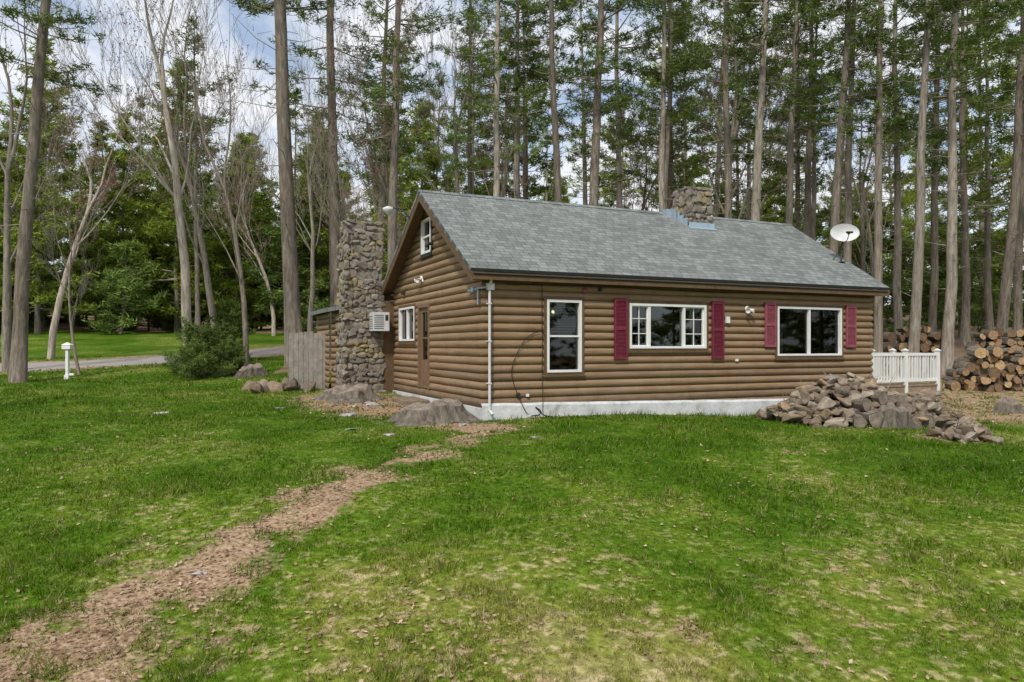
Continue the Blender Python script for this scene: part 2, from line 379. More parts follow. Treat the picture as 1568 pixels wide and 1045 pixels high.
def pine(name,hgt,crown0,maxlen,rad,spacing,per,seed,bark,needle,dens=1.,dead=1.,shape='tall',L=.26,W=.045,npt=12):
    r=random.Random(seed); mb=MB(); n=14
    off=[(0,0)]
    for k in range(n): off.append((off[-1][0]+r.gauss(0,.045),off[-1][1]+r.gauss(0,.045)))
    pts=[(off[k][0],off[k][1],hgt*k/n-(.15 if k==0 else 0)) for k in range(n+1)]
    rd=[rad*(1-.9*(k/n)**1.1)*(1.2 if k==0 else 1) for k in range(n+1)]; mb.tube(pts,rd,12,0)
    def at(z):
        f=min(max(z/hgt*n,0),n-.001); i=int(f); u=f-i; return Vector((pts[i][0]*(1-u)+pts[i+1][0]*u,pts[i][1]*(1-u)+pts[i+1][1]*u,z)), rd[i]*(1-u)+rd[i+1]*u
    if dead:
        z=3
        while z<crown0+3:
            z+=r.uniform(.15,.6)/dead; p,rr=at(z); a=r.uniform(0,6.28); l=r.uniform(.3,1.9)*(1 if z>5 else .6)
            d=Vector((math.cos(a),math.sin(a),r.uniform(-.25,.35))); q=p+d*l*.5; e=p+d*l+Vector((0,0,r.uniform(-.2,.25)*l))
            mb.tube([p,q,e],[.02,.013,.004],3,1,False)
            for _ in range(r.randint(0,3)):
                b0=p.lerp(e,r.uniform(.4,.9)); dd=Vector((r.gauss(0,1),r.gauss(0,1),r.gauss(0,.5))).normalized()*l*.3; mb.tube([b0,b0+dd],[.01,.003],3,1,False)
    C=[]; z=crown0
    while z<hgt-.3:
        f=(z-crown0)/(hgt-crown0)
        if shape=='tall': ml=maxlen*(.55+.75*math.sin(math.pi*min(1,f*.75+.22)))*(1 if f<.8 else (1-f)/.2*.8+.2)*.8
        else: ml=maxlen*(1-f)**.75*(.75+.25*min(1,f*6))+.25
        for k in range(per):
            if r.random()<.2: continue
            a=r.uniform(0,6.28); l=ml*r.uniform(.45,1.2); p,rr=at(z+r.uniform(-.2,.2)); rise=r.uniform(-.1,.3)+(.35*f)
            d=Vector((math.cos(a),math.sin(a),0)); sd=Vector((-math.sin(a),math.cos(a),0)); P=[]
            for u in (0,.35,.7,1): P.append(p+d*l*u+Vector((0,0,l*(rise*u-.22*u*(1-u)+.05*u*u)))+sd*r.gauss(0,.05*l)*u)
            mb.tube(P,[.012+.009*l,.01+.006*l,.012,.004],3,1,False)
            nt=int(dens*(4+l*6))
            for _ in range(nt):
                u=r.uniform(.35,1.04); i=min(2,int(u*3)); c=P[i].lerp(P[i+1],min(1.1,(u-[0,.35,.7][i])/[.35,.35,.3][i]))
                wd=.3*l*(1.08-abs(u-.65)*1.2)*.75
                c=c+sd*r.uniform(-1,1)*wd+Vector((0,0,r.uniform(-.06,.14)+.03)); C.append(c)
        z+=spacing*r.uniform(.5,1.6)
    C=np.array([tuple(c) for c in C]); NV=needle_tris(C,npt,L,W)
    return combine(name,mb,NV,[bark,M['twig'],needle])
def bare(name,hgt,rad,seed,fork=.45,bark='bark2',buds=False,levels=5):
    r=random.Random(seed); mb=MB(); tips=[]
    def br(p,d,l,rr,lv):
        n=5 if lv<2 else 3; pts=[p]; dd=d.copy(); j=.05 if lv==0 else .1
        for k in range(n):
            dd=(dd+Vector((r.gauss(0,j),r.gauss(0,j),r.gauss(0,.06)+.05*(lv>0)))).normalized(); pts.append(pts[-1]+dd*l/n)
        end=.5 if lv==0 else .3
        mb.tube(pts,[max(.0055,rr*(1-(1-end)*k/n)) for k in range(n+1)],[10,7,5,3,3,3][lv],0 if lv<3 else 1,False)
        if lv>=levels: tips.append(pts[-1]); return
        nc=[6,5,4,4,3][lv]
        for k in range(nc):
            u=(r.uniform(.45,1) if lv==0 else r.uniform(.25,1)) if k>1 else 1.; i=min(n-1,int(u*n)); q=pts[i].lerp(pts[i+1],u*n-i)
            sidev=dd.cross(Vector((r.gauss(0,1),r.gauss(0,1),r.gauss(0,1)))).normalized()
            sp_=r.uniform(.15,.4) if k<2 else r.uniform(.4,.8)
            nd=(dd+sidev*sp_+Vector((0,0,.25))).normalized()
            br(q,nd,l*r.uniform(.5,.75)*(1 if k<2 else .7),rr*(end+.03)*(r.uniform(.75,.95) if k<2 else r.uniform(.35,.6)),lv+1)
    br(Vector((0,0,-.15)),Vector((0,0,1)),hgt*fork,rad,0)
    NV=needle_tris(np.array([tuple(t) for t in tips]),3,.09,.05) if buds else np.zeros((0,3))
    return combine(name,mb,NV,[M[bark],M['twig'],M['bud']])
tall=[pine('tall_pine_%d'%k,[28,26,30,25,27][k],[10.5,9,11.5,11.5,9.5][k],[3.1,3.1,2.8,2.6,3.2][k],.235,1.0,5,100+k,M['bark2'] if k in(1,3) else M['bark'],M['needle'],.85) for k in range(5)]
tallfar=[pine('far_pine_%d'%k,[26,24,28,25][k],[8,6,10,5][k],[3.0,3.2,2.8,3.3][k],.22,1.2,5,150+k,M['bark2'] if k==1 else M['bark'],M['needle2'] if k in(1,3) else M['needle'],.6,.35,'tall',.45,.1,8) for k in range(4)]
densep=[pine('dense_pine_%d'%k,[21,18,23][k],[1.2,.8,2][k],[4.8,4.6,5.][k],.22,.65,6,200+k,M['bark'],M['needle2'],.8,0,'cone',.5,.12,8) for k in range(3)]
young=[pine('young_pine_%d'%k,[7,5][k],.3,[2.4,2.2][k],.08,.4,6,300+k,M['bark'],M['needle'],1.0,0,'cone',.34,.075,8) for k in range(2)]
bush=pine('bushm',2.0,.12,1.35,.05,.13,9,333,M['bark'],M['needle'],1.5,0,'cone',.17,.03)
bares=[bare('bare_%d'%k,[21,23,18,20][k],[.19,.21,.15,.17][k],400+k,[.45,.4,.5,.38][k],'bark2' if k!=2 else 'bark',k in(1,3)) for k in range(4)]
def place(name,me,x,y,s=1,lean=0,leany=0,rs=None,sz=None,parent=None):
    o=bpy.data.objects.new(name,me); link(o,parent)
    o.matrix_world=Matrix.Translation((x,y,h(x,y)-.05))@Matrix.Rotation(math.atan(lean),4,'Y')@Matrix.Rotation(leany,4,'X')@Matrix.Rotation(R.uniform(0,6.28) if rs is None else rs,4,'Z')@Matrix.Diagonal((s,s,sz or s,1))
    return o
TP=[(-16.7,24.5,1.0,.073,2),(-9.0,30,1.45,-.04,2),(-8.0,33,1.2,.0,0),(-4.95,29,.95,.02,4),(-6.5,35,.8,.03,1),
 (-.9,31,.8,.035,1),(.25,34,.9,.0,3),(2.1,30,.8,-.02,0),(3.3,31,1.05,.03,2),(5.2,35,.85,0,1),(6.7,33,.85,.015,3),(8.3,38,.95,0,4),
 (9.2,31,.85,.01,0),(9.5,29,1.0,.045,3),(12.6,34,.9,.06,1),(15.4,38,.95,.02,2),(12.2,28,.88,.05,4),(13.7,30,.8,.03,3),
 (13.6,27,.7,.02,0),(18.1,34,.85,0,1),(14.1,25.6,.8,.045,3),(16.2,27,.9,.03,1),(20.8,36,.85,.02,2),(20.2,30,.95,.08,0),(25,40,.95,0,4),(23,33,.85,.03,2),(27,30,.95,0,1),
 (7.4,36,.7,.02,1),(4.2,40,.8,-.02,3),(11,40,.85,.03,1),(17,41,.8,.01,3),(-2.4,38,.8,.02,0)]
for x,y,s,l,k in TP: place('pine_tree',tall[k],x,y,s,l,0,None,max(s*.9,.92))
BP=[(-13.3,30,1.15,-.1,0),(-13.6,33.5,.9,-.02,1),(-9.9,27,.78,-.02,2),(-4.0,31.5,.95,.02,3),(-3.3,36,1.,.05,0),(-19.5,28,.85,-.05,1),(-6.2,28.5,.65,-.12,2),(-1.5,40,1.,0,1),(6.0,42,1.,0,3),(14.5,43,1.1,0,0),(-21,33,1.,.03,3),(20,41,1.,.02,2),(10.8,37,1.1,.02,1),(-12,43,.9,.0,0)]
for x,y,s,l,k in BP: place('bare_tree',bares[k],x,y,s,l)
place('leaning_snag',bares[2],-16.1,27,.42,-.22)
forest=empty('distant_forest')
pts=[]
def ok(x,y,dmin):
    for a,b in pts:
        if (a-x)**2+(b-y)**2<dmin*dmin: return False
    pts.append((x,y)); return True
cnt=0
while cnt<46:
    y=R.uniform(42,90); x=R.uniform(-.15*y-2,.78*y+4)
    if not ok(x,y,3.8): continue
    q=R.random(); place('forest_tree',tallfar[R.randrange(4)] if q<.85 else bares[R.randrange(4)],x,y,R.uniform(.75,1.),R.uniform(-.03,.03),0,None,None,forest); cnt+=1
cnt=0
while cnt<22:
    y=R.uniform(60,88); x=R.uniform(-.12*y,.8*y)
    if not ok(x,y,4): continue
    place('forest_tree',densep[R.choice([0,1,2,2])],x,y,R.uniform(.55,.75),0,0,None,None,forest); cnt+=1
cnt=0
while cnt<44:
    y=R.uniform(52,82); x=R.uniform(-.8*y-2,-.12*y)
    if not ok(x,y,3.9): continue
    q=R.random(); m_=densep[R.randrange(3)] if q<.74 else (tallfar[R.randrange(4)] if q<.82 else bares[R.randrange(4)])
    place('forest_tree',m_,x,y,R.uniform(.7,1.0),R.uniform(-.02,.02),0,None,None,forest); cnt+=1
for k in range(50):
    left=k<24
    y=R.uniform(52,70) if left else R.uniform(44,80); x=R.uniform(-.8*y,-.15*y) if left else R.uniform(-.1*y,.8*y)
    place('forest_sapling',young[k%2],x,y,R.uniform(.7,1.5),0,0,None,None,forest)
for k in range(26):
    x=-105+k*8.6+R.uniform(-2,2); y=R.uniform(94,112)
    place('forest_tree',densep[R.randrange(3)],x,y,R.uniform(.6,.8),0,0,None,None,forest)
for k in range(20):
    a_=math.radians(28-k*6.2); x=48*math.cos(a_)+R.uniform(-3,3); y=48*math.sin(a_)+6+R.uniform(-3,3)
    place('forest_tree',densep[R.randrange(3)],x,y,R.uniform(.6,.85),0,0,None,None,forest)
for k in range(9):
    place('forest_tree',densep[R.randrange(3)],-44+k*7+R.uniform(-2,2),R.uniform(-44,-36),R.uniform(.6,.8),0,0,None,None,forest)
place('juniper_bush',bush,-11.1,26.2,.85,sz=.95); place('juniper_bush',bush,-10.5,26.9,.6); place('juniper_bush',bush,-12.2,27.2,.5)
place('young_pine',young[1],-12.3,32,.55); place('young_pine',young[0],21.6,28,.32)
# low tufts at the foot of the walls
mb=MB(); rt=random.Random(77)
for _ in range(1500):
    q=rt.random()
    if q<.7: t_,s_=rt.uniform(.2,11.6),-.2-abs(rt.gauss(0,.12))
    else: t_,s_=-.25-abs(rt.gauss(0,.2)),rt.uniform(-.1,6.5)
    if vn(t_,s_,1.1,70)<.45: continue
    x,y=wld(t_,s_); z=h(x,y); a=rt.uniform(0,6.28); l=rt.uniform(.05,.16); w_=.008
    mb.add([(x-w_*math.cos(a),y-w_*math.sin(a),z-.01),(x+w_*math.cos(a),y+w_*math.sin(a),z-.01),(x+rt.gauss(0,.05),y+rt.gauss(0,.05),z+l)],[(0,1,2)])
mb.obj('wall_foot_grass',M['blade'])

# ------------------------------------------------------------------ rocks
def rock(mb,c,sx,sy,sz,r,m=0,cuts=14,tilt=.35):
    bm=bmesh.new()
    for _ in range(cuts):
        v=Vector((r.gauss(0,1),r.gauss(0,1),r.gauss(0,1))).normalized(); v=Vector((max(-.8,min(.8,v.x*1.2)),max(-.8,min(.8,v.y*1.2)),max(-.7,min(.7,v.z*1.2))))
        bm.verts.new(v)
    bmesh.ops.convex_hull(bm,input=bm.verts)
    for v in [v for v in bm.verts if not v.link_faces]: bm.verts.remove(v)
    bmesh.ops.bevel(bm,geom=list(bm.edges),offset=.08,segments=1,affect='EDGES')
    bm.verts.index_update()
    mt=Matrix.Translation(c)@Euler((r.gauss(0,tilt),r.gauss(0,tilt),r.uniform(0,6.28))).to_matrix().to_4x4()@Matrix.Diagonal((sx,sy,sz,1))
    mb.add([mt@v.co for v in bm.verts],[[v.index for v in f.verts] for f in bm.faces],m); bm.free()
def mound(name,x0,y0,x1,y1,wid,top,n,size,seed):
    r=random.Random(seed); mb=MB()
    for k in range(n):
        u=r.random(); v=max(-1,min(1,r.gauss(0,.5))); prof=(math.sin(math.pi*min(1,max(0,u*.94+.03)))**.35)*(1-abs(v)**1.6)*(0.8+.2*math.sin(u*9+seed))
        x=x0+(x1-x0)*u-v*wid*(y1-y0)/max(.01,math.hypot(x1-x0,y1-y0)); y=y0+(y1-y0)*u+v*wid*(x1-x0)/max(.01,math.hypot(x1-x0,y1-y0))
        z=h(x,y)+top*prof*(r.random()**.5)
        s=size*r.uniform(.5,1.45); rock(mb,(x,y,z),s,s*r.uniform(.6,1),s*r.uniform(.35,.75),r)
    return mb.obj(name,M['rock'])
mound('rock_pile',6.3,16.9,10.7,18.0,.95,1.22,560,.2,5)
mound('rock_pile',8.45,14.2,9.4,14.4,.4,.36,46,.16,6)
mb=MB(); rl=random.Random(31)
for (x,y,z,ax,ay,rad,l) in [(7.75,16.2,.14,-.3,-1,.15,.38),(8.1,16.35,.18,.1,-1,.2,.42),(7.95,16.6,.5,.5,-1,.15,.4),(8.95,16.75,.16,.9,-.6,.17,.5),(9.35,17.0,.15,.2,-1,.15,.4),(9.2,17.05,.44,-.2,-1,.15,.4),(8.5,16.9,.62,.3,-1,.15,.4),(9.8,17.1,.15,-.6,-1,.16,.45)]:
    d=Vector((ax,ay,rl.uniform(-.1,.1))).normalized(); c=Vector((x,y,h(x,y)+z)); u=d.cross(Vector((0,0,1))).normalized(); w_=u.cross(d); n=12
    rq=[rad*(1+rl.uniform(-.16,.16)) for _ in range(n)]; st=len(mb.v)
    ring=[u*math.cos(6.283*k/n)*rq[k]+w_*math.sin(6.283*k/n)*rq[k] for k in range(n)]
    mb.v.extend([tuple(c-d*l/2+q) for q in ring]+[tuple(c+d*l/2+q) for q in ring])
    for k in range(n): mb.f.append((st+k,st+(k+1)%n,st+n+(k+1)%n,st+n+k)); mb.m.append(0)
    s2=len(mb.v); mb.v.extend([tuple(c+d*(l/2+.003)+q*.96) for q in ring]+[tuple(c-d*(l/2+.003)+q*.96) for q in ring])
    mb.f.append(tuple(s2+k for k in range(n))); mb.m.append(1); mb.f.append(tuple(s2+n+k for k in range(n))); mb.m.append(1)
mb.obj('log_rounds',[M['stump'],M['cutold']])
mb=MB(); rr=random.Random(12)
for k in range(9): rock(mb,(-7.9+k*.24-rr.random()*.5,21.4+rr.random()*1.6,h(-7.5,22)+.1),.32,.26,.24,rr)
mb.obj('border_rocks',M['rock'])
mb=MB()
for (x,y,s) in [(-2.9,6.75,.09),(-3.6,16.0,.28),(-3.0,13.6,.2),(-2.2,13.0,.16),(-5.5,17.3,.2),(.4,12.6,.13),(-1.9,14.5,.22),(-8.0,16.5,.22),(-1.0,14.4,.2),(-1.6,16.0,.2),(11.1,18.6,.2),(-3.6,18.6,.3),(-4.0,18.2,.2)]:
    rock(mb,(x,y,h(x,y)+.005),s,s*.7,s*.22,rr,tilt=.05)
mb.obj('flat_stones',mk_stone('pale_stone',[(.35,.34,.32),(.5,.48,.46)]))
def stump(name,x,y,r0,hh,seed,sx=1.2):
    r=random.Random(seed); mb=MB(); n=36
    prof=[(1.6,0,-.15),(1.35,0,.15),(1.12,0,.5),(1.,0,.82),(.88,1,1.0),(.6,1,1.05),(.3,1,.9),(.02,1,.82)]
    ph=[r.uniform(0,6.28) for _ in range(4)]; vs=[]
    for q,mm,zz in prof:
        for k in range(n):
            a=6.2832*k/n; rad=r0*q*(1+.16*math.sin(3*a+ph[0])*q+.1*math.sin(5*a+ph[1])+.05*math.sin(11*a+ph[2])+r.uniform(-.03,.03))
            vs.append((x+rad*math.cos(a)*sx,y+rad*math.sin(a)*.85,h(x,y)+hh*zz*(1+.18*math.sin(a+ph[3])+.12*math.sin(4*a+ph[1]))+r.uniform(-.015,.015)))
    mb.v.extend(vs)
    for i in range(len(prof)-1):
        for k in range(n): mb.f.append((i*n+k,i*n+(k+1)%n,(i+1)*n+(k+1)%n,(i+1)*n+k)); mb.m.append(1 if prof[i+1][1] else 0)
    return mb.obj(name,[M['stump'],M['cutold']],smooth=False)
stump('tree_stump',-1.75,15.0,.44,.36,1,1.35); stump('tree_stump',-4.4,19.4,.42,.34,2,1.3); stump('tree_stump',8.55,16.3,.25,.42,3); stump('tree_stump',-9.4,26,.3,.35,4)
stump('tree_stump',13.9,20.3,.22,.35,5)

def logpile(name,x0,y0,dx,dy,L,rows,seed,r0=.13):
    r=random.Random(seed); mb=MB(); d=Vector((dx,dy,0)).normalized(); nrm=Vector((d.y,-d.x,0))
    for row in range(rows):
        t=row*r.uniform(.05,.25); 
        while t<L-row*.1:
            rad=r0*r.uniform(.55,1.45); t+=rad
            c=Vector((x0,y0,0))+d*t; z=h(c.x,c.y)+.1+row*r0*1.72+r.uniform(-.06,.06)
            if row>=rows-1 and r.random()<.35: t+=rad; continue
            c.z=z; l=.45; jit=r.uniform(-.16,.16); a=c+nrm*(l/2+jit)+Vector((r.gauss(0,.05),0,r.gauss(0,.04))); b_=c-nrm*(l/2-jit)
            n=9; split=r.random()<.45; ca=r.uniform(0,6.28); ring=[]
            for k in range(n):
                an=6.283*k/n; q=rad*(1+r.uniform(-.1,.1)); 
                if split and math.cos(an-ca)>.25: q*=.4/max(.4,math.cos(an-ca))
                ring.append(d*math.cos(an)*q+Vector((0,0,1))*math.sin(an)*q)
            st=len(mb.v); mb.v.extend([tuple(a+q) for q in ring]+[tuple(b_+q) for q in ring])
            for k in range(n): mb.f.append((st+k,st+(k+1)%n,st+n+(k+1)%n,st+n+k)); mb.m.append(0)
            st2=len(mb.v); mb.v.extend([tuple(a+q*.97+nrm*.003) for q in ring]+[tuple(b_+q*.97-nrm*.003) for q in ring])
            mb.f.append(tuple(st2+k for k in range(n))); mb.m.append(1); mb.f.append(tuple(st2+n+k for k in reversed(range(n)))); mb.m.append(1)
            t+=rad*.95
    return mb.obj(name,[M['stump'],M['cut']])
logpile('firewood_stack',14.6,24.2,1,-.05,6.5,6,1,.14)
logpile('firewood_stack',15.4,25.6,1,.0,6.5,7,2,.15)
logpile('firewood_stack',13.9,27.6,1,.05,2.9,7,3,.15)
p=empty('white_yard_post',(-15.7,25.6,h(-15.7,25.6)))
mb=MB(); mb.box(-.05,.05,-.05,.05,-.1,1.05); mb.box(-.15,.15,-.1,.1,1.05,1.2); mb.add([(-.17,-.12,1.2),(.17,-.12,1.2),(.17,.12,1.2),(-.17,.12,1.2),(0,0,1.3)],[(0,1,4),(1,2,4),(2,3,4),(3,0,4),(3,2,1,0)])
mb.box(-.08,.08,-.08,.08,-.1,.14); mb.box(.08,.24,-.04,.04,.12,.2); mb.obj('post_body',M['white'],p,bevel=.008)
mb=MB()
fx=[(-66+3.*k,66+math.sin(k*.3)*1.) for k in range(14)]
for k,(x,y) in enumerate(fx):
    z=h(x,y); mb.box(x-.07,x+.07,y-.07,y+.07,z-.2,z+1.35)
    if k<13:
        x2,y2=fx[k+1]; z2=h(x2,y2)
        for q in (.45,.85,1.2): mb.tube([(x,y-.1,z+q),(x2,y2-.1,z2+q)],[.045,.045],6)
mb.obj('split_rail_fence',M['rail_fence'])

# ------------------------------------------------------------------ CABIN
cab=empty('log_cabin',(CX,CY,0),TH)
LEN,DEP=11.7,6.95; ZT=3.02; S0,SR,S1=-.35,3.3,7.3; ZE,ZR=3.13,5.45
CO=.18; BU=.072
def off(z):
    f=((z-.02)/CO)%1.0; f=min(max(f,0),1); return BU*max(0,1-(2*f-1)**2)**.6
def roofz(s): return (ZE+(s-S0)*(ZR-ZE)/(SR-S0)) if s<SR else (ZE+(S1-s)*(ZR-ZE)/(S1-SR))
def log_wall(mb,lo,hi,z0,z1,ops,tr):
    zs=set([z0,z1]); k=math.floor((z0-.02)/CO)
    while k*CO+.02<z1:
        for f in (0.001,.03,.1,.2,.3,.4,.5,.6,.7,.8,.9,.97,.999):
            z=.02+(k+f)*CO
            if z0<z<z1: zs.add(round(z,5))
        k+=1
    for o in ops:
        for z in o[2:4]:
            if z0<z<z1: zs.add(z)
    zs=sorted(zs)
    for za,zb in zip(zs[:-1],zs[1:]):
        zm=(za+zb)/2; cuts=sorted([(o[0],o[1]) for o in ops if o[2]<zm<o[3]])
        segs=[]; left=('e',0)
        for c0,c1 in cuts: segs.append((left,('c',c0))); left=('c',c1)
        segs.append((left,('e',1)))
        def ev(p,z,o): return (lo(z,o) if p[1]==0 else hi(z,o)) if p[0]=='e' else p[1]
        oa,ob=off(za),off(zb)
        for A,B in segs:
            a0,a1,b0,b1=ev(A,za,oa),ev(B,za,oa),ev(A,zb,ob),ev(B,zb,ob)
            if a1<=a0 and b1<=b0: continue
            mb.add([tr(a0,za,oa),tr(a1,za,oa),tr(b1,zb,ob),tr(b0,zb,ob)],[(0,1,2,3)])
Ffr=lambda a,z,o:(a,-o,z); Fga=lambda a,z,o:(-o,a,z); Fri=lambda a,z,o:(LEN+o,a,z)
fops=[(1.49,2.37,.92,2.54),(3.66,5.9,1.45,2.51),(8.22,10.53,1.25,2.54)]
gops=[(4.78,6.3,1.65,2.6),(3.5,4.45,.4,2.6),(3.35,4.15,3.92,4.82)]
mb=MB(); log_wall(mb,lambda z,o:-o,lambda z,o:LEN+o,.1,ZT+.06,fops,Ffr); mb.obj('front_log_wall',M['log'],cab)
glo=lambda z,o: -o if z<=3.2 else min(SR,S0+(z-ZE+.12)/((ZR-ZE)/(SR-S0)))
ghi=lambda z,o: DEP if z<=3.2 else max(SR,S1-(z-ZE+.12)/((ZR-ZE)/(S1-SR)))
mb=MB(); log_wall(mb,glo,ghi,.1,ZR-.13,gops,Fga); mb.obj('gable_log_wall',M['log'],cab)
mb=MB(); log_wall(mb,glo,ghi,.1,ZR-.13,[],Fri); mb.obj('right_gable_wall',M['log'],cab)
mb=MB(); log_wall(mb,lambda z,o:0,lambda z,o:LEN,.15,ZT,[],lambda a,z,o:(a,DEP+o,z)); mb.obj('rear_log_wall',M['log'],cab)
mb=MB(); mb.box(.1,LEN-.1,.1,DEP-.1,.3,.36); mb.box(.1,LEN-.1,.1,DEP-.1,2.85,2.9); mb.box(.1,LEN-.1,4.2,4.3,.36,2.85); mb.box(6.9,7.0,.1,4.2,.36,2.85)
mb.obj('interior_partitions',M['interior'],cab)
mb=MB(); mb.box(3.9,5.6,3.2,3.9,.36,1.3); mb.box(8.6,10.2,2.2,3.,.36,1.05); mb.box(1.2,1.9,2.2,2.9,.36,1.15); mb.obj('interior_furniture',M['trim'],cab,bevel=.04)
mb=MB()
for k in range(5):
    a=k*1.256; c=(1.95+.14*math.cos(a),.75+.14*math.sin(a),2.3)
    mb.tube([(c[0],c[1],c[2]-.03),(c[0],c[1],c[2]),(c[0],c[1],c[2]+.05)],[.01,.022,.006],6)
mb.obj('chandelier_bulbs',M['bulb'],cab)
mb=MB(); mb.tube([(1.95,.75,2.85),(1.95,.75,2.23)],[.012,.012],6)
for k in range(5):
    a=k*1.256; mb.tube([(1.95,.75,2.23),(1.95+.14*math.cos(a),.75+.14*math.sin(a),2.26)],[.008,.008],4)
mb.obj('chandelier_frame',M['trim'],cab)
mb=MB(); n=40; vs=[]
r_=random.Random(3)
for k in range(n+1):
    t_=-.09+(LEN+.16)*k/n; zt=.29-.16*min(1,k/n*1.4)+r_.uniform(-.008,.008); o=.12+r_.uniform(-.015,.02)
    vs+= [(t_,-o-.04,-.9),(t_,-o-.02,zt-.05),(t_,-o+.03,zt),(t_,.02,zt)]
mb.add(vs,[(k*4+i,(k+1)*4+i,(k+1)*4+i+1,k*4+i+1) for k in range(n) for i in range(3)]); mb.box(-.1,-.0,-.12,DEP,-.9,.18)
mb.obj('foundation',M['conc'],cab)
def slab(name,loc_,rot,length,slope):
    mb=MB(); mb.box(0,length,0,slope,-.07,0); o=mb.obj(name,M['shingle'],cab); o.location=loc_; o.rotation_euler=rot
RL=12.5
af=math.atan2(ZR-ZE,SR-S0); ar=math.atan2(ZR-ZE,S1-SR)
slab('roof_front',(-.42,S0,ZE),(af,0,0),RL,(SR-S0)/math.cos(af)); slab('roof_rear',(-.42+RL,S1,ZE),(ar,0,math.pi),RL,(S1-SR)/math.cos(ar))
mb=MB(); mb.add([(-.43,SR-.14,ZR-.07),(-.43,SR,ZR+.02),(-.43,SR+.14,ZR-.06),(RL-.41,SR-.14,ZR-.07),(RL-.41,SR,ZR+.02),(RL-.41,SR+.14,ZR-.06)],[(0,3,4,1),(1,4,5,2),(0,1,2),(3,5,4)]); mb.obj('ridge_cap',M['shingle'],cab)
mb=MB()
mb.box(-.4,RL-.44,S0+.015,S0+.05,ZE-.23,ZE-.075); mb.box(-.4,RL-.44,S1-.05,S1-.015,ZE-.23,ZE-.075)
mb.box(-.36,RL-.48,S0+.05,-.082,ZE-.22,ZE-.19)
mb.box(-.08,LEN+.08,-.105,-.082,2.86,ZE-.19)
def rake(x0,x1,dz=-.075,th=.2):
    for sa,za,sb,zb in ((S0+.01,ZE,SR,ZR),(SR,ZR,S1-.01,ZE)):
        q=[(sa,za+dz),(sb,zb+dz),(sb,zb+dz-th),(sa,za+dz-th)]
        mb.add([(x0,a_,z_) for a_,z_ in q]+[(x1,a_,z_) for a_,z_ in q],[(0,1,2,3),(7,6,5,4),(0,4,5,1),(3,2,6,7),(0,3,7,4),(1,5,6,2)])
rake(-.41,-.375); rake(RL-.455,RL-.43)
rake(-.375,-.08,-.09,.02); rake(LEN+.08,RL-.455,-.09,.02)
mb.obj('fascia_and_soffit',M['trim'],cab)
mb=MB(); mb.tube([(-.35,S0-.0,ZE-.11),(RL-.5,S0-.0,ZE-.11)],[.02,.02],6); mb.obj('drip_edge',M['dark'],cab)
def wbox(mb,wall,a0,a1,z0,z1,o0,o1,m=0):
    if wall=='f': mb.box(a0,a1,-o1,-o0,z0,z1,m)
    else: mb.box(-o1,-o0,a0,a1,z0,z1,m)
def window(name,wall,a0,a1,z0,z1,panes,munt={},trim=.055,hung=False,blind=False,col='white',oc='trim'):
    mb=MB()
    wbox(mb,wall,a0-.07,a0,z0-.07,z1+.07,-.03,.082,1); wbox(mb,wall,a1,a1+.07,z0-.07,z1+.07,-.03,.082,1)
    wbox(mb,wall,a0,a1,z1,z1+.07,-.03,.084,1); wbox(mb,wall,a0-.09,a1+.09,z0-.10,z0-.07+.0,-.03,.11,1); wbox(mb,wall,a0,a1,z0-.07,z0,-.03,.082,1)
    wbox(mb,wall,a0,a0+trim,z0,z1,-.06,.095); wbox(mb,wall,a1-trim,a1,z0,z1,-.06,.095)
    wbox(mb,wall,a0+trim,a1-trim,z1-trim,z1,-.06,.093); wbox(mb,wall,a0+trim,a1-trim,z0,z0+trim,-.06,.1)
    edges=[a0+trim]+list(panes)+[a1-trim]
    for p_ in panes: wbox(mb,wall,p_-.03,p_+.03,z0+trim,z1-trim,-.05,.075)
    if hung: zm=(z0+z1)/2; wbox(mb,wall,a0+trim,a1-trim,zm-.02,zm+.02,-.045,.055)
    for i,(nc,nr) in munt.items():
        l=edges[i]+(.03 if i>0 else 0); r2=edges[i+1]-(.03 if i<len(edges)-2 else 0)
        for (b0,b1,c0,c1) in ((l,l+.025,z0+trim,z1-trim),(r2-.025,r2,z0+trim,z1-trim),(l+.025,r2-.025,z0+trim,z0+trim+.025),(l+.025,r2-.025,z1-trim-.025,z1-trim)): wbox(mb,wall,b0,b1,c0,c1,0,.045)
        for k in range(1,nc): x_=l+(r2-l)*k/nc; wbox(mb,wall,x_-.009,x_+.009,z0+trim+.025,z1-trim-.025,.012,.03)
        for k in range(1,nr): z_=z0+(z1-z0)*k/nr; wbox(mb,wall,l+.025,r2-.025,z_-.009,z_+.009,.011,.031)
    mb.obj(name+'_frame',[M[col],M[oc]],cab)
    g=MB(); wbox(g,wall,a0+trim,a1-trim,z0+trim,z1-trim,.0,.005); g.obj(name+'_glass',M['glass'],cab)
    if blind:
        b_=MB(); zz=z1-.05
        while zz>z0+(z1-z0)*blind: wbox(b_,wall,a0+.06,a1-.06,zz-.004,zz+.004,-.12,-.09); zz-=.06
        b_.obj(name+'_blind',M['blind'],cab)
window('dining_window','f',*fops[0],[],hung=True,blind=.5)
window('kitchen_window','f',*fops[1],[4.227,5.242],{0:(2,3),2:(2,3)})
window('living_window','f',*fops[2],[9.36],{})
window('gable_window','g',*gops[0],[5.54],{})
window('attic_window','g',*gops[2],[],{},hung=True,oc='dark')
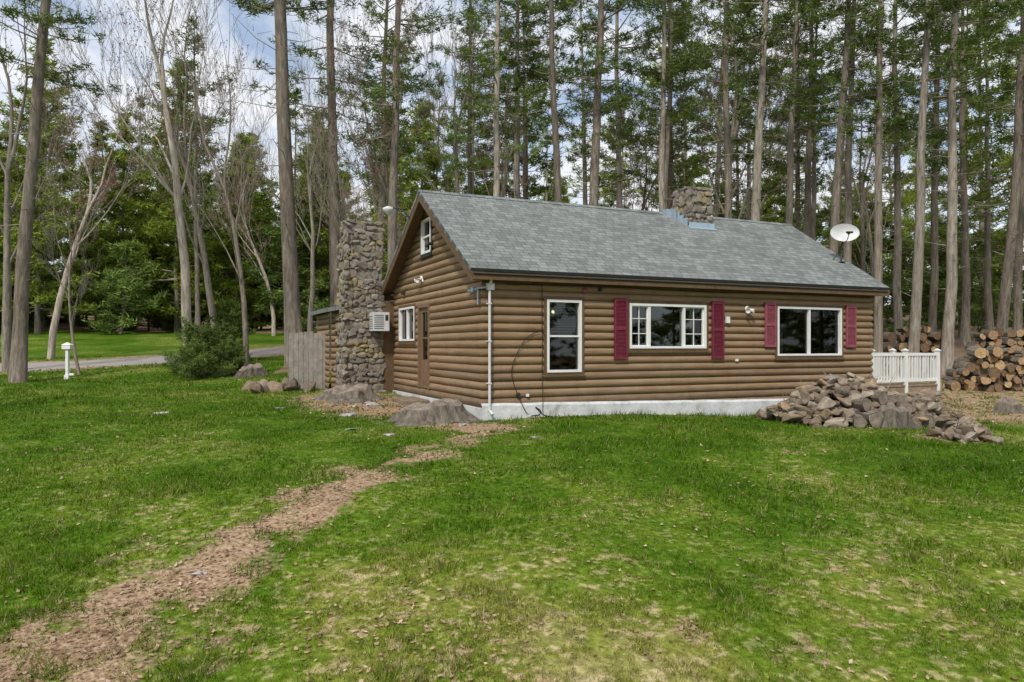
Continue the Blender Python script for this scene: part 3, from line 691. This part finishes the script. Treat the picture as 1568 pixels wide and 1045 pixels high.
def shutter(a0,a1,z0,z1,mat):
    mb=MB(); fw=.045
    mb.box(a0,a0+fw,-.125,-.08,z0,z1); mb.box(a1-fw,a1,-.125,-.08,z0,z1)
    for z in (z0,(z0+z1)/2-.03,z1-.07): mb.box(a0+fw,a1-fw,-.123,-.08,z,z+.07)
    z=z0+.08
    while z<z1-.09:
        mb.add([(a0+fw,-.116,z),(a1-fw,-.116,z),(a1-fw,-.086,z+.035),(a0+fw,-.086,z+.035)],[(0,1,2,3)]); z+=.032
    mb.box(a0+fw,a1-fw,-.084,-.08,z0,z1)
    mb.obj('shutter',M[mat],cab)
shutter(3.225,3.58,1.2,2.62,'shutter'); shutter(6.06,6.43,1.2,2.62,'shutter'); shutter(7.78,8.14,1.48,2.64,'shutter2'); shutter(10.68,11.05,1.47,2.62,'shutter2')
mb=MB(); a0,a1,z0,z1=gops[1]
wbox(mb,'g',a0,a0+.08,z0,z1,-.05,.09,0); wbox(mb,'g',a1-.08,a1,z0,z1,-.05,.09,0); wbox(mb,'g',a0+.08,a1-.08,z1-.08,z1,-.05,.09,0)
wbox(mb,'g',a0+.08,a1-.08,z0,z0+.75,-.02,.03,0); wbox(mb,'g',a0+.08,a0+.2,z0+.75,z1-.08,-.02,.03,0); wbox(mb,'g',a1-.2,a1-.08,z0+.75,z1-.08,-.02,.03,0)
wbox(mb,'g',a0+.2,a1-.2,z1-.2,z1-.08,-.02,.03,0); wbox(mb,'g',a0+.2,a1-.2,z0+1.3,z0+1.34,-.02,.028,0)
wbox(mb,'g',a0+.25,a1-.25,z0+.12,z0+.62,.03,.04,0); wbox(mb,'g',a0+.1,a0+.16,z0+.95,z0+1.0,.03,.09,1)
mb.obj('side_door',[M['door'],M['dark']],cab)
mb=MB(); wbox(mb,'g',a0+.2,a1-.2,z0+.75,z1-.2,-.01,-.005); mb.obj('door_glass',M['glass'],cab)
mb=MB(); mb.box(-.75,-.12,3.3,4.7,-.1,.14); mb.obj('door_step',M['rock'],cab,bevel=.03)
mb=MB(); mb.tube([(.08,-.16,2.75),(.08,-.16,.15),(.1,-.28,.06)],[.03,.03,.03],8); mb.box(.02,.18,-.2,-.1,2.7,2.84); mb.tube([(.08,-.16,2.78),(.08,-.3,2.95)],[.03,.03],8)
for z in (.7,1.6,2.4): mb.box(.04,.12,-.195,-.05,z,z+.025)
mb.obj('downspout',M['dish'],cab)
mb=MB(); mb.tube([(-.12,.6,2.72),(-.12,-.12,2.74),(.05,-.16,2.76)],[.022]*3,6); mb.tube([(-.12,.02,2.72),(-.12,.02,2.4)],[.018]*2,6); mb.box(-.16,-.05,.2,.34,2.68,2.78)
mb.obj('conduit',M['metal'],cab)
def cable(pts,r=.009,name='cable'):
    mb=MB(); P=[Vector(p) for p in pts]; out=[]
    for k in range(len(P)-1):
        p0=P[max(k-1,0)];p1=P[k];p2=P[k+1];p3=P[min(k+2,len(P)-1)]
        for u in np.linspace(0,1,8,endpoint=False):
            out.append(.5*((2*p1)+(p2-p0)*u+(2*p0-5*p1+4*p2-p3)*u*u+(3*p1-p0-3*p2+p3)*u**3))
    out.append(P[-1]); mb.tube(out,[r]*len(out),5); mb.obj(name,M['cable'],cab,smooth=True)
cable([(1.42,-.1,1.75),(1.3,-.1,1.82),(1.0,-.1,1.7),(.75,-.1,1.35),(.62,-.1,.95),(.72,-.11,.55),(.9,-.18,.12),(.95,-.27,.03)])
cable([(1.36,-.09,2.85),(1.36,-.09,2.1),(1.37,-.09,1.5),(1.36,-.1,.8),(1.34,-.17,.25),(1.3,-.22,0.02)],.007)
cable([(.5,-.112,2.84),(3.,-.112,2.87),(6.,-.112,2.84),(9,-.112,2.87),(11.6,-.112,2.85)],.008)
cable([(1.0,-.3,0),(1.1,-.45,.03),(1.2,-.35,.1),(1.1,-.3,.18),(1.25,-.38,.02),(1.4,-.5,-.02)],.014)
def disc(mb,c,r,th,m=0,ax='y'):
    d=Vector((0,-1,0)) if ax=='y' else Vector((-1,0,0)); mb.tube([Vector(c),Vector(c)+d*th,Vector(c)+d*(th+.02)],[r,r,r*.6],14,m)
mb=MB(); disc(mb,(2.46,-.08,2.77),.07,.02); mb.obj('round_plaque',M['shutter2'],cab)
mb=MB(); disc(mb,(2.85,-.08,2.8),.05,.04); disc(mb,(.78,-.08,.45),.05,.03); mb.obj('wall_bells',M['dark'],cab)
def floodlight(c,wall):
    mb=MB(); x,y,z=c
    if wall=='f': dirs=[Vector((-.5,-.8,-.35)),Vector((.5,-.8,-.35))]; disc(mb,c,.06,.03)
    else: dirs=[Vector((-.8,-.5,-.35)),Vector((-.8,.5,-.35))]; disc(mb,c,.06,.03,ax='x')
    for d in dirs:
        p0=Vector(c)+d*.06; mb.tube([p0,p0+d*.06,p0+d*.14],[.025,.035,.065],10)
    mb.tube([Vector(c)+Vector((0,-.05,-.02)),Vector(c)+Vector((0,-.1,-.1))],[.025,.02],8)
    mb.obj('floodlight',M['white'],cab,smooth=True)
floodlight((7.19,-.08,2.46),'f'); floodlight((-.08,4.1,3.3),'g')
mb=MB(); mb.box(6.52,6.62,-.12,-.05,2.08,2.24); mb.box(6.83,6.91,-.1,-.05,1.12,1.18); mb.box(.98,1.04,-.11,-.05,.4,.46); mb.obj('outlet_boxes',M['white'],cab,bevel=.005)
mb=MB(); mb.box(-.16,-.05,5.7,5.85,2.98,3.06); mb.tube([(-.06,3.2,4.1),(-.2,3.2,4.1),(-.26,3.2,4.02)],[.03,.05,.04],8); mb.obj('security_cameras',M['dark'],cab)
mb=MB(); mb.tube([(-.42,4.1,4.9),(-.6,4.35,5.15),(-.85,4.6,5.2)],[.02]*3,6,1); 
mb.tube([(-.85,4.6,5.23),(-.85,4.6,5.18),(-.85,4.6,5.12),(-.85,4.6,5.04),(-.85,4.6,5.0)],[.05,.16,.15,.08,.02],14,0)
mb.obj('yard_lamp',[M['dish'],M['dark']],cab,smooth=True)
def masonry(name,x0,x1,y0,y1,z0,z1,taper,size,seed,cap=True):
    r=random.Random(seed); core=MB()
    def lim(z): f=(z-z0)/(z1-z0); k=taper*f; return x0+k,x1-k*.3,y0+k*.5,y1-k*.5
    a=lim(z0);b_=lim(z1)
    core.add([(a[0],a[2],z0),(a[1],a[2],z0),(a[1],a[3],z0),(a[0],a[3],z0),(b_[0],b_[2],z1),(b_[1],b_[2],z1),(b_[1],b_[3],z1),(b_[0],b_[3],z1)],
             [(0,3,2,1),(4,5,6,7),(0,1,5,4),(1,2,6,5),(2,3,7,6),(3,0,4,7)])
    core.obj(name+'_core',M['mortar'],cab)
    st=MB(); z=z0+size*.3
    def stone(c,u,w,hh,dp,nrm):
        bm=bmesh.new()
        for _ in range(22):
            v=Vector((r.gauss(0,1),r.gauss(0,1),r.gauss(0,1))).normalized()*1.25
            bm.verts.new((max(-1,min(1,v.x)),max(-.75,min(.75,v.y)),max(-1,min(1,v.z))))
        bmesh.ops.convex_hull(bm,input=bm.verts)
        for v in [v for v in bm.verts if not v.link_faces]: bm.verts.remove(v)
        bm.verts.index_update(); ro=r.gauss(0,.1); up=Vector((0,0,1))
        vs=[]
        for v in bm.verts:
            q=v.co; a_=q.x*w; b2=q.z*hh; vs.append(c+u*(a_*math.cos(ro)-b2*math.sin(ro))+up*(a_*math.sin(ro)+b2*math.cos(ro))+nrm*q.y*dp)
        st.add(vs,[[v.index for v in f.verts] for f in bm.faces]); bm.free()
    while z<z1:
        hh=size*r.uniform(.35,1.1)*.5; L=lim(z)
        for (p,q,nr) in (((L[0],L[2]),(L[1],L[2]),Vector((0,-1,0))),((L[1],L[2]),(L[1],L[3]),Vector((1,0,0))),((L[1],L[3]),(L[0],L[3]),Vector((0,1,0))),((L[0],L[3]),(L[0],L[2]),Vector((-1,0,0)))):
            P0=Vector((*p,z)); P1=Vector((*q,z)); d=P1-P0; ln=d.length; u=d.normalized(); t=-.03
            while t<ln:
                w=size*r.uniform(.35,1.25)*.6; c=P0+u*min(t+w,ln)+Vector((0,0,r.uniform(-.05,.05)))
                stone(c,u,w*1.02,hh*r.uniform(.9,1.35),r.uniform(.05,.12),nr); t+=w*1.9
        z+=hh*1.85
    L=lim(z1)
    if cap:
        for _ in range(int((L[1]-L[0])*(L[3]-L[2])/(size*size)*3)): stone(Vector((r.uniform(L[0],L[1]),r.uniform(L[2],L[3]),z1+.01)),Vector((1,0,0)),size*.6,size*.25,size*.5,Vector((0,1,0)))
    st.obj(name+'_stones',M['stone'],cab,smooth=False)
masonry('fireplace_chimney',-1.56,-.44,6.97,7.85,-.3,5.15,.12,.22,11)
masonry('roof_chimney',7.5,8.25,2.6,3.3,4.5,6.08,.0,.19,12)
mb=MB(); mb.add([(7.38,2.38,roofz(2.38)+.012),(8.36,2.38,roofz(2.38)+.012),(8.36,2.6,roofz(2.6)+.012),(7.38,2.6,roofz(2.6)+.012)],[(0,1,2,3)])
mb.box(7.42,8.32,2.49,2.515,roofz(2.5)-.02,roofz(2.5)+.14)
for k in range(4):
    s_=2.55+k*.18; mb.box(7.365,7.40,s_,s_+.18,roofz(s_)-.1,roofz(s_+.18)+.12)
mb.box(7.0,7.34,3.0,3.2,roofz(3.0),roofz(3.2)+.12)
mb.obj('chimney_flashing',M['metal'],cab)
mb=MB(); log_wall(mb,lambda z,o:0,lambda z,o:1.7,.15,2.65,[],lambda a,z,o:(-1.75+a,7.9-o,z)); log_wall(mb,lambda z,o:0,lambda z,o:2.2,.15,2.65,[],lambda a,z,o:(-1.75-o,7.9+a,z)); mb.obj('rear_addition_wall',M['log'],cab)
mb=MB(); mb.add([(-2.05,7.6,2.5),(.2,7.6,2.95),(.2,10.3,2.95),(-2.05,10.3,2.5),(-2.05,7.6,2.62),(.2,7.6,3.07),(.2,10.3,3.07),(-2.05,10.3,2.62)],[(0,3,2,1),(4,5,6,7),(0,1,5,4),(1,2,6,5),(2,3,7,6),(3,0,4,7)]); mb.obj('rear_addition_roof',M['shingle'],cab)
mb=MB(); mb.box(-.46,-.0,6.97,7.5,-.3,2.85); mb.obj('corner_panel',M['trim'],cab)
mb=MB(); x0,x1,y0,y1,z0,z1=-.8,-.32,6.5,6.95,1.95,2.5
mb.box(x0,x1,y0,y1,z0,z1,0)
for k in range(8): mb.box(x0+.03,x1-.16,y0-.006,y0-.001,z0+.06+k*.055,z0+.078+k*.055,1)
mb.box(x1-.12,x1-.03,y0-.006,y0-.001,z0+.3,z1-.08,1)
for k in range(6): mb.box(x0-.006,x0-.001,y0+.05,y1-.08,z0+.06+k*.07,z0+.078+k*.07,1)
mb.box(x0-.1,x0+.05,y0+.1,y0+.14,z0-.06,z0-.004,1); mb.obj('air_conditioner',[M['dish'],M['dark']],cab)
dk=MB(); dz=.38
dk.box(LEN+.1,14.75,.05,3.2,dz-.05,dz,1); dk.box(LEN+.1,14.75,.07,.11,dz-.25,dz-.052,1); dk.box(14.7,14.74,.11,3.2,dz-.25,dz-.052,1)
for x in (12,13.4,14.6): dk.box(x-.07,x+.07,.15,.29,-.8,dz-.25,1)
def rail(p,q):
    p=Vector(p);q=Vector(q); d=(q-p); n=int(d.length/.115); ax=abs(d.x)>abs(d.y)
    for z,t in ((.12,.035),(.88,.04)):
        if ax: dk.box(p.x,q.x,p.y-.03,p.y+.03,dz+z-t,dz+z+t)
        else: dk.box(p.x-.03,p.x+.03,p.y,q.y,dz+z-t,dz+z+t)
    for k in range(1,n):
        c=p+d*k/n; dk.box(c.x-.018,c.x+.018,c.y-.018,c.y+.018,dz+.15,dz+.85)
def post(x,y):
    dk.box(x-.055,x+.055,y-.055,y+.055,dz-.25,dz+.98); dk.box(x-.075,x+.075,y-.075,y+.075,dz+.98,dz+1.01); dk.add([(x-.07,y-.07,dz+1.011),(x+.07,y-.07,dz+1.011),(x+.07,y+.07,dz+1.011),(x-.07,y+.07,dz+1.011),(x,y,dz+1.06)],[(0,1,4),(1,2,4),(2,3,4),(3,0,4)])
for x,y in ((11.9,.1),(13.3,.1),(14.7,.1),(14.7,1.6),(14.7,3.1)): post(x,y)
rail((11.96,.1,0),(13.24,.1,0)); rail((13.36,.1,0),(14.64,.1,0)); rail((14.7,.16,0),(14.7,1.54,0)); rail((14.7,1.66,0),(14.7,3.04,0))
dk.obj('deck_railing',[M['white'],simple('deck_board',(.28,.2,.14),.8,.3,4)],cab)
ds=empty('satellite_dish'); ds.parent=cab; ds.location=(11.7,.95,0)
rz=roofz(.95); mb=MB(); mb.tube([(0,0,rz),(0,0,rz+.35),(.05,-.02,rz+.75)],[.022]*3,8,1); mb.tube([(-.25,.1,rz+.04),(0,0,rz+.4)],[.012]*2,6,1); mb.tube([(.2,.15,rz+.04),(0,0,rz+.4)],[.012]*2,6,1); mb.box(-.1,.1,-.08,.08,rz,rz+.02,1)
C=Vector((.05,-.06,rz+.85)); nd=Vector((-.5,-.85,.18)).normalized(); uu=nd.cross(Vector((0,0,1))).normalized(); ww=uu.cross(nd)
rings=5;nn=28; vs=[];fs=[]
for k in range(rings+1):
    q=k/rings
    for a_ in range(nn):
        t_=6.2832*a_/nn; vs.append(C+uu*math.cos(t_)*.41*q+ww*math.sin(t_)*.27*q+nd*(.1*q*q-.05))
for k in range(rings):
    for a_ in range(nn): fs.append((k*nn+a_,k*nn+(a_+1)%nn,(k+1)*nn+(a_+1)%nn,(k+1)*nn+a_))
mb.add(vs,fs,0); e_=C+nd*.42-ww*.12; mb.tube([C-ww*.27,C-ww*.28+nd*.2,e_],[.012]*3,6,1)
mb.tube([e_-nd*.0,e_-nd*.08],[.035,.045],8,1); mb.tube([e_+uu*.09,e_-uu*.09],[.03,.03],8,1)
mb.obj('dish_assembly',[M['dish'],M['dark']],ds,smooth=True)
fn=empty('board_fence',(*wld(-1.8,8.6),0),TH+math.radians(-8)); mb=MB(); rf=random.Random(4)
for k in range(8):
    x=-.0-k*.145; zt=1.93+rf.uniform(-.03,.03); mb.box(x-.066,x+.066,rf.uniform(-.012,.0),.025,.0,zt)
mb.box(-1.1,.05,.026,.07,.6,.7); mb.box(-1.1,.05,.026,.07,1.55,1.65); mb.obj('boards',M['fence'],fn)

# ------------------------------------------------------------------ light, sky, camera
EL,AZ=math.radians(48),math.radians(200)
sd=Vector((math.sin(AZ)*math.cos(EL),math.cos(AZ)*math.cos(EL),math.sin(EL)))
w=bpy.data.worlds.new('World'); sc.world=w; w.use_nodes=True; nt=w.node_tree; nt.nodes.clear()
wo=nt.nodes.new('ShaderNodeOutputWorld'); bg=nt.nodes.new('ShaderNodeBackground'); bg.inputs[1].default_value=.13
sky=nt.nodes.new('ShaderNodeTexSky'); sky.sky_type='NISHITA'; sky.sun_disc=False; sky.sun_elevation=EL; sky.sun_rotation=AZ
tc=nt.nodes.new('ShaderNodeTexCoord'); mp=nt.nodes.new('ShaderNodeMapping'); mp.inputs['Scale'].default_value=(1.3,1.3,3.2); mp.inputs['Location'].default_value=(.3,.1,.2)
nz=nt.nodes.new('ShaderNodeTexNoise'); nz.inputs['Scale'].default_value=2.3; nz.inputs['Detail'].default_value=9; nz.inputs['Roughness'].default_value=.58; nz.inputs['Distortion'].default_value=.4
rp=nt.nodes.new('ShaderNodeValToRGB'); rp.color_ramp.elements[0].position=.40; rp.color_ramp.elements[1].position=.56
rc=nt.nodes.new('ShaderNodeValToRGB'); rc.color_ramp.elements[0].position=.45; rc.color_ramp.elements[0].color=(8.2,8.3,8.5,1); rc.color_ramp.elements[1].position=.75; rc.color_ramp.elements[1].color=(5.8,6.1,6.7,1)
mx=nt.nodes.new('ShaderNodeMix'); mx.data_type='RGBA'
L=nt.links.new; L(tc.outputs['Generated'],mp.inputs[0]); L(mp.outputs[0],nz.inputs['Vector']); L(nz.outputs['Fac'],rp.inputs[0]); L(nz.outputs['Fac'],rc.inputs[0])
sk2=nt.nodes.new('ShaderNodeMix'); sk2.data_type='RGBA'; sk2.inputs[0].default_value=.4; L(sky.outputs[0],sk2.inputs[6]); sk2.inputs[7].default_value=(5.5,6.6,8.3,1)
L(rp.outputs[0],mx.inputs[0]); L(sk2.outputs[2],mx.inputs[6]); L(rc.outputs[0],mx.inputs[7]); L(mx.outputs[2],bg.inputs[0]); L(bg.outputs[0],wo.inputs[0])
sl=bpy.data.lights.new('sun','SUN'); sl.energy=3.0; sl.angle=math.radians(5); sl.color=(1,.95,.86); so=bpy.data.objects.new('sun',sl); link(so)
so.rotation_euler=sd.to_track_quat('Z','Y').to_euler()
cam=bpy.data.cameras.new('camera'); cam.sensor_width=36; cam.lens=36*1110/1568; cam.shift_y=.0048; cam.clip_end=2000; cam.clip_start=.05
co=bpy.data.objects.new('camera',cam); link(co); co.location=(0,0,1.51); co.rotation_euler=(math.pi/2,0,0); sc.camera=co
sc.view_settings.view_transform='Standard'; sc.view_settings.look='None'; sc.view_settings.exposure=0
